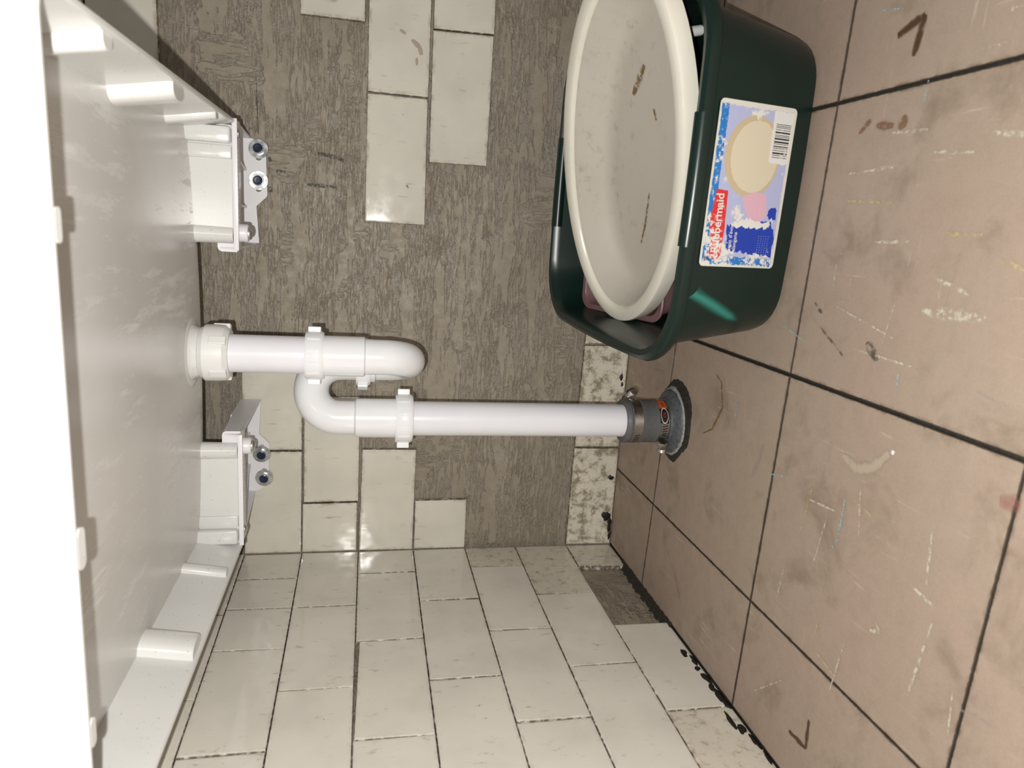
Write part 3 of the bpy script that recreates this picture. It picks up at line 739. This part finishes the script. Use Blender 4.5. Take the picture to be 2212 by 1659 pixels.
for k, tx in enumerate(('Dishpan', "Bassin d'évier", 'Palangana')): lab_text(tx, .082, .685 - k * .062, .0068, pr['white'], .00042, .95, .00005)
for k in range(5): lab_text('. . . . . . . . .', .085, .26 - k * .033, .0052, pr['white'], .00042, 1.0)
# mauve pan inside
T2 = math.radians(17)
mv = thing('nested_tray', (.684, -.328, .016), 'mauve plastic tray tilted inside the green dishpan, mostly hidden by the oval basin', 'tray', rot=(T2, 0, 0))
mp = [(0, .156, .075, .02), (.003, .161, .080, .022), (.082, .1740, .0930, .02)]
MCY = .095
lo = [rrect(hx, hy, r, z, 0, MCY) for z, hx, hy, r in mp]
lp_ = [rrect(.1740, .0930, .02, .0835, 0, MCY), rrect(.1805, .0990, .022, .0830, 0, MCY), rrect(.1815, .1000, .023, .0860, 0, MCY), rrect(.1800, .0985, .022, .0880, 0, MCY), rrect(.1730, .0920, .02, .0875, 0, MCY)]
li = [rrect(hx - .0026, hy - .0026, r, z + .0026, 0, MCY) for z, hx, hy, r in reversed(mp)]
obj('tray_body', loft(lo + lp_ + li), M['mauve'], mv, smooth=32, local=True)
TEA = []
# white oval basin lying in the top
na = Vector((-.30, -.20, 1)).normalized(); e1 = Vector((1, 0, .30)).normalized(); e2 = na.cross(e1)
MO = Matrix((e1, e2, na)).transposed().to_4x4(); MO.translation = Vector((.7148, -.3580, .1865)); MO = MO @ Matrix.Rotation(math.radians(-26), 4, 'Z')
ob = bpy.data.objects.new('oval_basin', None); ob.matrix_world = MO; ob.empty_display_size = .02; link(ob)
tag(ob, 'off-white oval plastic basin with dirty specks lying in the green dishpan', 'basin')
AO, BO = .2390, .1430
pf = [(.060, -.056), (.050, -.053), (.041, -.046), (.010, -.024), (.0030, -.0240), (.0000, -.0220), (0, -.005), (.0015, -.0012), (.0055, 0), (.0170, -.0005), (.0205, -.003), (.0220, -.0075)]
pi_ = [(.0220, -.0075), (.0260, -.0100), (.0440, -.0420), (.0540, -.0485), (.068, -.0515)]
obj('basin_shell', loft([oval(AO - i_, BO - i_, z) for i_, z in pf], True, False), M['oval'], ob, smooth=40, local=True)
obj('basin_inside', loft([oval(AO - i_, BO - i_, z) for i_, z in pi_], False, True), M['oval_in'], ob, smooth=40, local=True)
for i, (pp, ww) in enumerate([([(.1073, .0236), (.0853, .0331), (.0652, .0434)], .0075), ([(.0607, -.0044), (.0485, -.0126)], .003), ([(-.05, -.012), (-.0948, -.0102), (-.13, -.004)], .0032)]): TEA.append((pp, ww))
# white stick end beside the basin
sk = tag(obj('plastic_stick', sweep([(.866, -.427, .118), (.856, -.4390, .150), (.852, -.4445, .163)], [.006, .0062, .0058], 14), M['pvc_ivory'], None, smooth=40, center=True), 'small white plastic stick end poking up between oval basin and green rim', 'stick')

# ------------------------------------------------------------------ marks, drips and leftover adhesive on the surfaces
def flat_poly(pts, to3, h, mat, parent, name):
    c = sum((Vector(p) for p in pts), Vector((0, 0))) / len(pts); V = [to3(c.x, c.y, h)] + [to3(p[0], p[1], h) for p in pts]; n_ = len(pts)
    F = [(0, 1 + i, 1 + (i + 1) % n_) for i in range(n_)]
    o = obj(name, (V, F), mat, parent, center=True)
    D = [(.02, .02, .02, .02)] + [(0, .02, .02, .02)] * n_; quad_uv(o.data, D, None, None); return o
def stroke(path, wid, to3, h, mat, parent, name, seed=0, local=False):
    rr = random.Random(seed); V, F, D = [], [], []
    P_ = [Vector(p) for p in path]; Q = []
    for a, b in zip(P_, P_[1:]):
        n_ = max(2, int((b - a).length / .004))
        for k in range(n_): Q.append(a.lerp(b, k / n_))
    Q.append(P_[-1])
    for i, p in enumerate(Q):
        t = (Q[min(i + 1, len(Q) - 1)] - Q[max(i - 1, 0)]).normalized(); nn = Vector((-t.y, t.x))
        w_ = wid * (.5 + .5 * math.sin(PI * min(1, (i + .5) / len(Q)))) * rr.uniform(.75, 1.2)
        for s_ in (-1, 0, 1): q = p + nn * w_ * s_; V.append(to3(q.x, q.y, h)); D.append((.02 if s_ == 0 else 0, .02, .02, .02))
    for i in range(len(Q) - 1):
        for k in range(2): F.append((3 * i + k, 3 * i + 3 + k, 3 * i + 4 + k, 3 * i + 1 + k))
    o = obj(name, (V, F), mat, parent, center=True, local=local); quad_uv(o.data, D, None, None); return o
MK = dict(rust=mat_mark('rust_brown_mark', (.085, .042, .018), .62, 90, .25), rust2=mat_mark('tan_ring_mark', (.20, .105, .03), .52, 120), cream=mat_mark('cream_paint_drip', (.56, .50, .39), .50, 190),
          yellow=mat_mark('yellow_paint_drip', (.54, .45, .24), .47, 200), blue=mat_mark('pale_blue_paint', (.34, .45, .45), .50, 180), white=mat_mark('white_paint_spot', (.80, .78, .74), .62, 120),
          grey=mat_mark('grey_scuff', (.42, .36, .33), .55, 80, .25, amax=.55), dark=mat_mark('dark_scuff', (.09, .075, .07), .5, 140), red=mat_mark('faded_red_mark', (.40, .16, .13), .55, 90, .25, amax=.6), pen=mat_mark('pencil_mark', (.05, .05, .055), .50, 260), tan=mat_mark('tan_crumb', (.47, .385, .30), .80, 60, .25, amax=.85), brown=mat_mark('brown_drip', (.22, .12, .07), .56, 90))
fs = lambda path, w_, m, i: stroke(path, w_, on_floor, .0009 + .00002 * i, MK[m], floor, 'paint_mark', i)
k = 0
FL = [([(.827, -.624), (.838, -.657)], .0065, 'rust'), ([(.838, -.657), (.803, -.651)], .0065, 'rust'), ([(.060, -.636), (.063, -.669)], .0045, 'rust'), ([(.063, -.669), (.098, -.666)], .0045, 'rust'),
      ([(.4339, -.350), (.425, -.372), (.391, -.384), (.352, -.362), (.339, -.337)], .0030, 'rust2'), ([(.3717, -.4978), (.345, -.492), (.3222, -.4823)], .006, 'grey'), ([(.300, -.545), (.287, -.543)], .006, 'grey'),
      ([(.4067, -.648), (.400, -.672), (.409, -.694), (.430, -.712)], .011, 'tan'), ([(.4345, -.716), (.4305, -.7175)], .0035, 'white'), ([(.431, -.838), (.436, -.856)], .010, 'red'),
      ([(.110, -.812), (.118, -.822)], .0025, 'white'), ([(.100, -.822), (.112, -.835)], .0022, 'white'), ([(.092, -.830), (.100, -.838)], .0022, 'white'), ([(.122, -.812), (.125, -.815)], .004, 'white'),
      ([(.250, -.730), (.256, -.742), (.262, -.735)], .004, 'cream'), ([(.320, -.770), (.315, -.800)], .0035, 'cream'), ([(.380, -.780), (.330, -.785)], .003, 'cream'), ([(.300, -.655), (.318, -.662)], .0035, 'blue'), ([(.325, -.660), (.345, -.664)], .0028, 'blue'),
      ([(.560, -.600), (.540, -.690)], .0022, 'cream'), ([(.570, -.720), (.572, -.790)], .008, 'cream'), ([(.600, -.730), (.590, -.770)], .004, 'cream'), ([(.630, -.640), (.632, -.690)], .003, 'cream'), ([(.640, -.730), (.640, -.770)], .0035, 'yellow'),
      ([(.620, -.790), (.612, -.825)], .0035, 'yellow'), ([(.700, -.580), (.702, -.650)], .0026, 'cream'), ([(.712, -.700), (.708, -.745)], .003, 'cream'), ([(.672, -.590), (.668, -.660)], .0025, 'yellow'), ([(.520, -.640), (.518, -.720)], .0022, 'cream'),
      ([(.735, -.640), (.733, -.690)], .003, 'cream'), ([(.722, -.760), (.716, -.800)], .005, 'cream'), ([(.745, -.615), (.742, -.640)], .006, 'brown'), ([(.740, -.590), (.752, -.605)], .0045, 'brown'), ([(.749, -.650), (.738, -.655)], .008, 'brown'),
      ([(.560, -.560), (.550, -.575)], .003, 'dark'), ([(.535, -.575), (.522, -.600), (.510, -.622)], .0022, 'dark'), ([(.530, -.655), (.515, -.675)], .006, 'dark'), ([(.370, -.610), (.300, -.600)], .0022, 'yellow'), ([(.330, -.640), (.270, -.630)], .0020, 'cream'),
      ([(.220, -.700), (.150, -.690)], .0022, 'cream'), ([(.240, -.580), (.200, -.575)], .0020, 'cream'), ([(.180, -.660), (.172, -.700)], .0020, 'yellow'), ([(.060, -.560), (.110, -.610)], .0022, 'cream'), ([(.300, -.800), (.220, -.790)], .0030, 'cream'),
      ([(.420, -.420), (.380, -.425)], .0025, 'blue'), ([(.090, -.300), (.060, -.330)], .0035, 'red'), ([(.120, -.250), (.070, -.330), (.050, -.300)], .0035, 'grey'), ([(.200, -.140), (.215, -.100)], .0030, 'grey'), ([(.395, -.130), (.400, -.180)], .0025, 'grey')]
rr = random.Random(21)
for i in range(40):
    x, y = rr.uniform(.18, 1.0), rr.uniform(-.95, -.55); l = rr.uniform(.012, .06); a = rr.choice((0, 0, PI / 2)) + rr.uniform(-.25, .25)
    FL.append(([(x, y), (x + l * math.cos(a), y + l * math.sin(a))], rr.uniform(.0010, .0024), rr.choice(('cream', 'cream', 'yellow', 'grey', 'blue'))))
for i, (p, w_, m) in enumerate(FL): fs(p, w_, m, i)
wb = lambda path, w_, m, i, h=-.0086: stroke(path, w_, on_back, h, MK[m], wall_back, 'wall_mark', i)
for i, (p, w_, m) in enumerate([([(.7246, .5880), (.7205, .560), (.716, .545)], .0050, 'pen'), ([(.6722, .6045), (.6712, .5554)], .0045, 'pen'), ([(.690, .655), (.6905, .640)], .004, 'pen'), ([(.845, .6855), (.800, .6845), (.7455, .683)], .0014, 'pen'), ([(.712, .666), (.704, .664)], .005, 'pen'), ([(.664, .666), (.655, .664)], .005, 'pen'),
                                ([(.52, .16), (.50, .12), (.47, .10)], .010, 'dark')]): wb(p, w_, m, i)
for i, (p, w_, m) in enumerate([([(.917, .437), (.907, .424), (.895, .420)], .0050, 'tan'), ([(.890, .428), (.878, .427)], .0030, 'tan'), ([(.683, .438), (.678, .4345)], .0022, 'dark'), ([(.930, .457), (.925, .447)], .003, 'tan')]): wb(p, w_, m, 20 + i, .0013)
# black adhesive left along the foot of the walls
def goo(cx, cy, sx, sy, to3, parent, seed, mat='black_goo', name='adhesive_smear', h0=0.0):
    rr = random.Random(seed); n_ = 22; ph = [rr.uniform(0, 6.3) for _ in range(5)]; L = []
    for i in range(n_):
        a = 2 * PI * i / n_; w_ = 1 + .35 * sum(math.sin(a * (k + 2) + ph[k]) / (k + 1.4) for k in range(5)) * .7
        L.append((cx + sx * w_ * math.cos(a), cy + sy * w_ * math.sin(a)))
    V = [to3(cx, cy, h0 + .0022)] + [to3(cx + (p[0] - cx) * .7, cy + (p[1] - cy) * .7, h0 + .0020) for p in L] + [to3(p[0], p[1], h0 + .0002) for p in L]
    F = [(0, 1 + i, 1 + (i + 1) % n_) for i in range(n_)] + [(1 + i, 1 + n_ + i, 1 + n_ + (i + 1) % n_, 1 + (i + 1) % n_) for i in range(n_)]
    obj(name, (V, F), M[mat], parent, smooth=60, center=True)
for i, (x, z, sx, sz) in enumerate([(.062, .014, .012, .009), (.045, .006, .018, .005), (.145, .012, .005, .006), (.352, .011, .006, .004), (.338, .008, .004, .003), (.020, .004, .012, .003)]): goo(x, z, sx, sz, on_back, wall_back, i)
for i, (y, z, sy, sz) in enumerate([(-.385, .012, .010, .005), (-.405, .005, .012, .004), (-.425, .009, .006, .004), (-.448, .006, .012, .0055), (-.470, .008, .009, .005), (-.490, .006, .016, .006), (-.508, .004, .010, .004), (-.540, .016, .016, .004), (-.556, .009, .010, .006), (-.580, .004, .014, .0035), (-.61, .003, .012, .003)]): goo(y, z, sy, sz, on_left, wall_left, 40 + i)
# crumbling black joint in the gap where a side tile is missing
V, F = [], []; rr = random.Random(5); n_ = 46
for i in range(n_ + 1):
    y = -.080 - .235 * i / n_; a = .001 + rr.uniform(0, .003); b = .003 + rr.uniform(0, .007) * (.4 + .6 * math.sin(PI * i / n_))
    V += [(-.0095, y, .004 + b), (-.006 + rr.uniform(0, .003), y, .004 + b * .4), (.004 + a, y, .0012)]
for i in range(n_):
    for k in range(2): F.append((3 * i + k, 3 * i + 3 + k, 3 * i + 4 + k, 3 * i + 1 + k))
obj('crumbled_joint', (V, F), M['joint'], wall_left)
sm = obj('teal_streak', PAN_MARK[:2], mat_mark('pale_teal', (.030, .190, .150), .85, 60, .3, .35), pan, smooth=60, local=True); quad_uv(sm.data, PAN_MARK[2], None, None)
for i, (pp, ww) in enumerate(TEA): stroke(pp, ww, lambda a, b, h: (a, b, h), -.0508, MK['rust2'], ob, 'tea_stain', 70 + i, True)
M['crumb'] = mat_plain('sandy_plaster', (.40, .34, .26), .85, 260, .5, .8)
goo(.972, .192, .013, .011, on_back, wall_back, 77, 'crumb', 'plaster_lump', -.009)
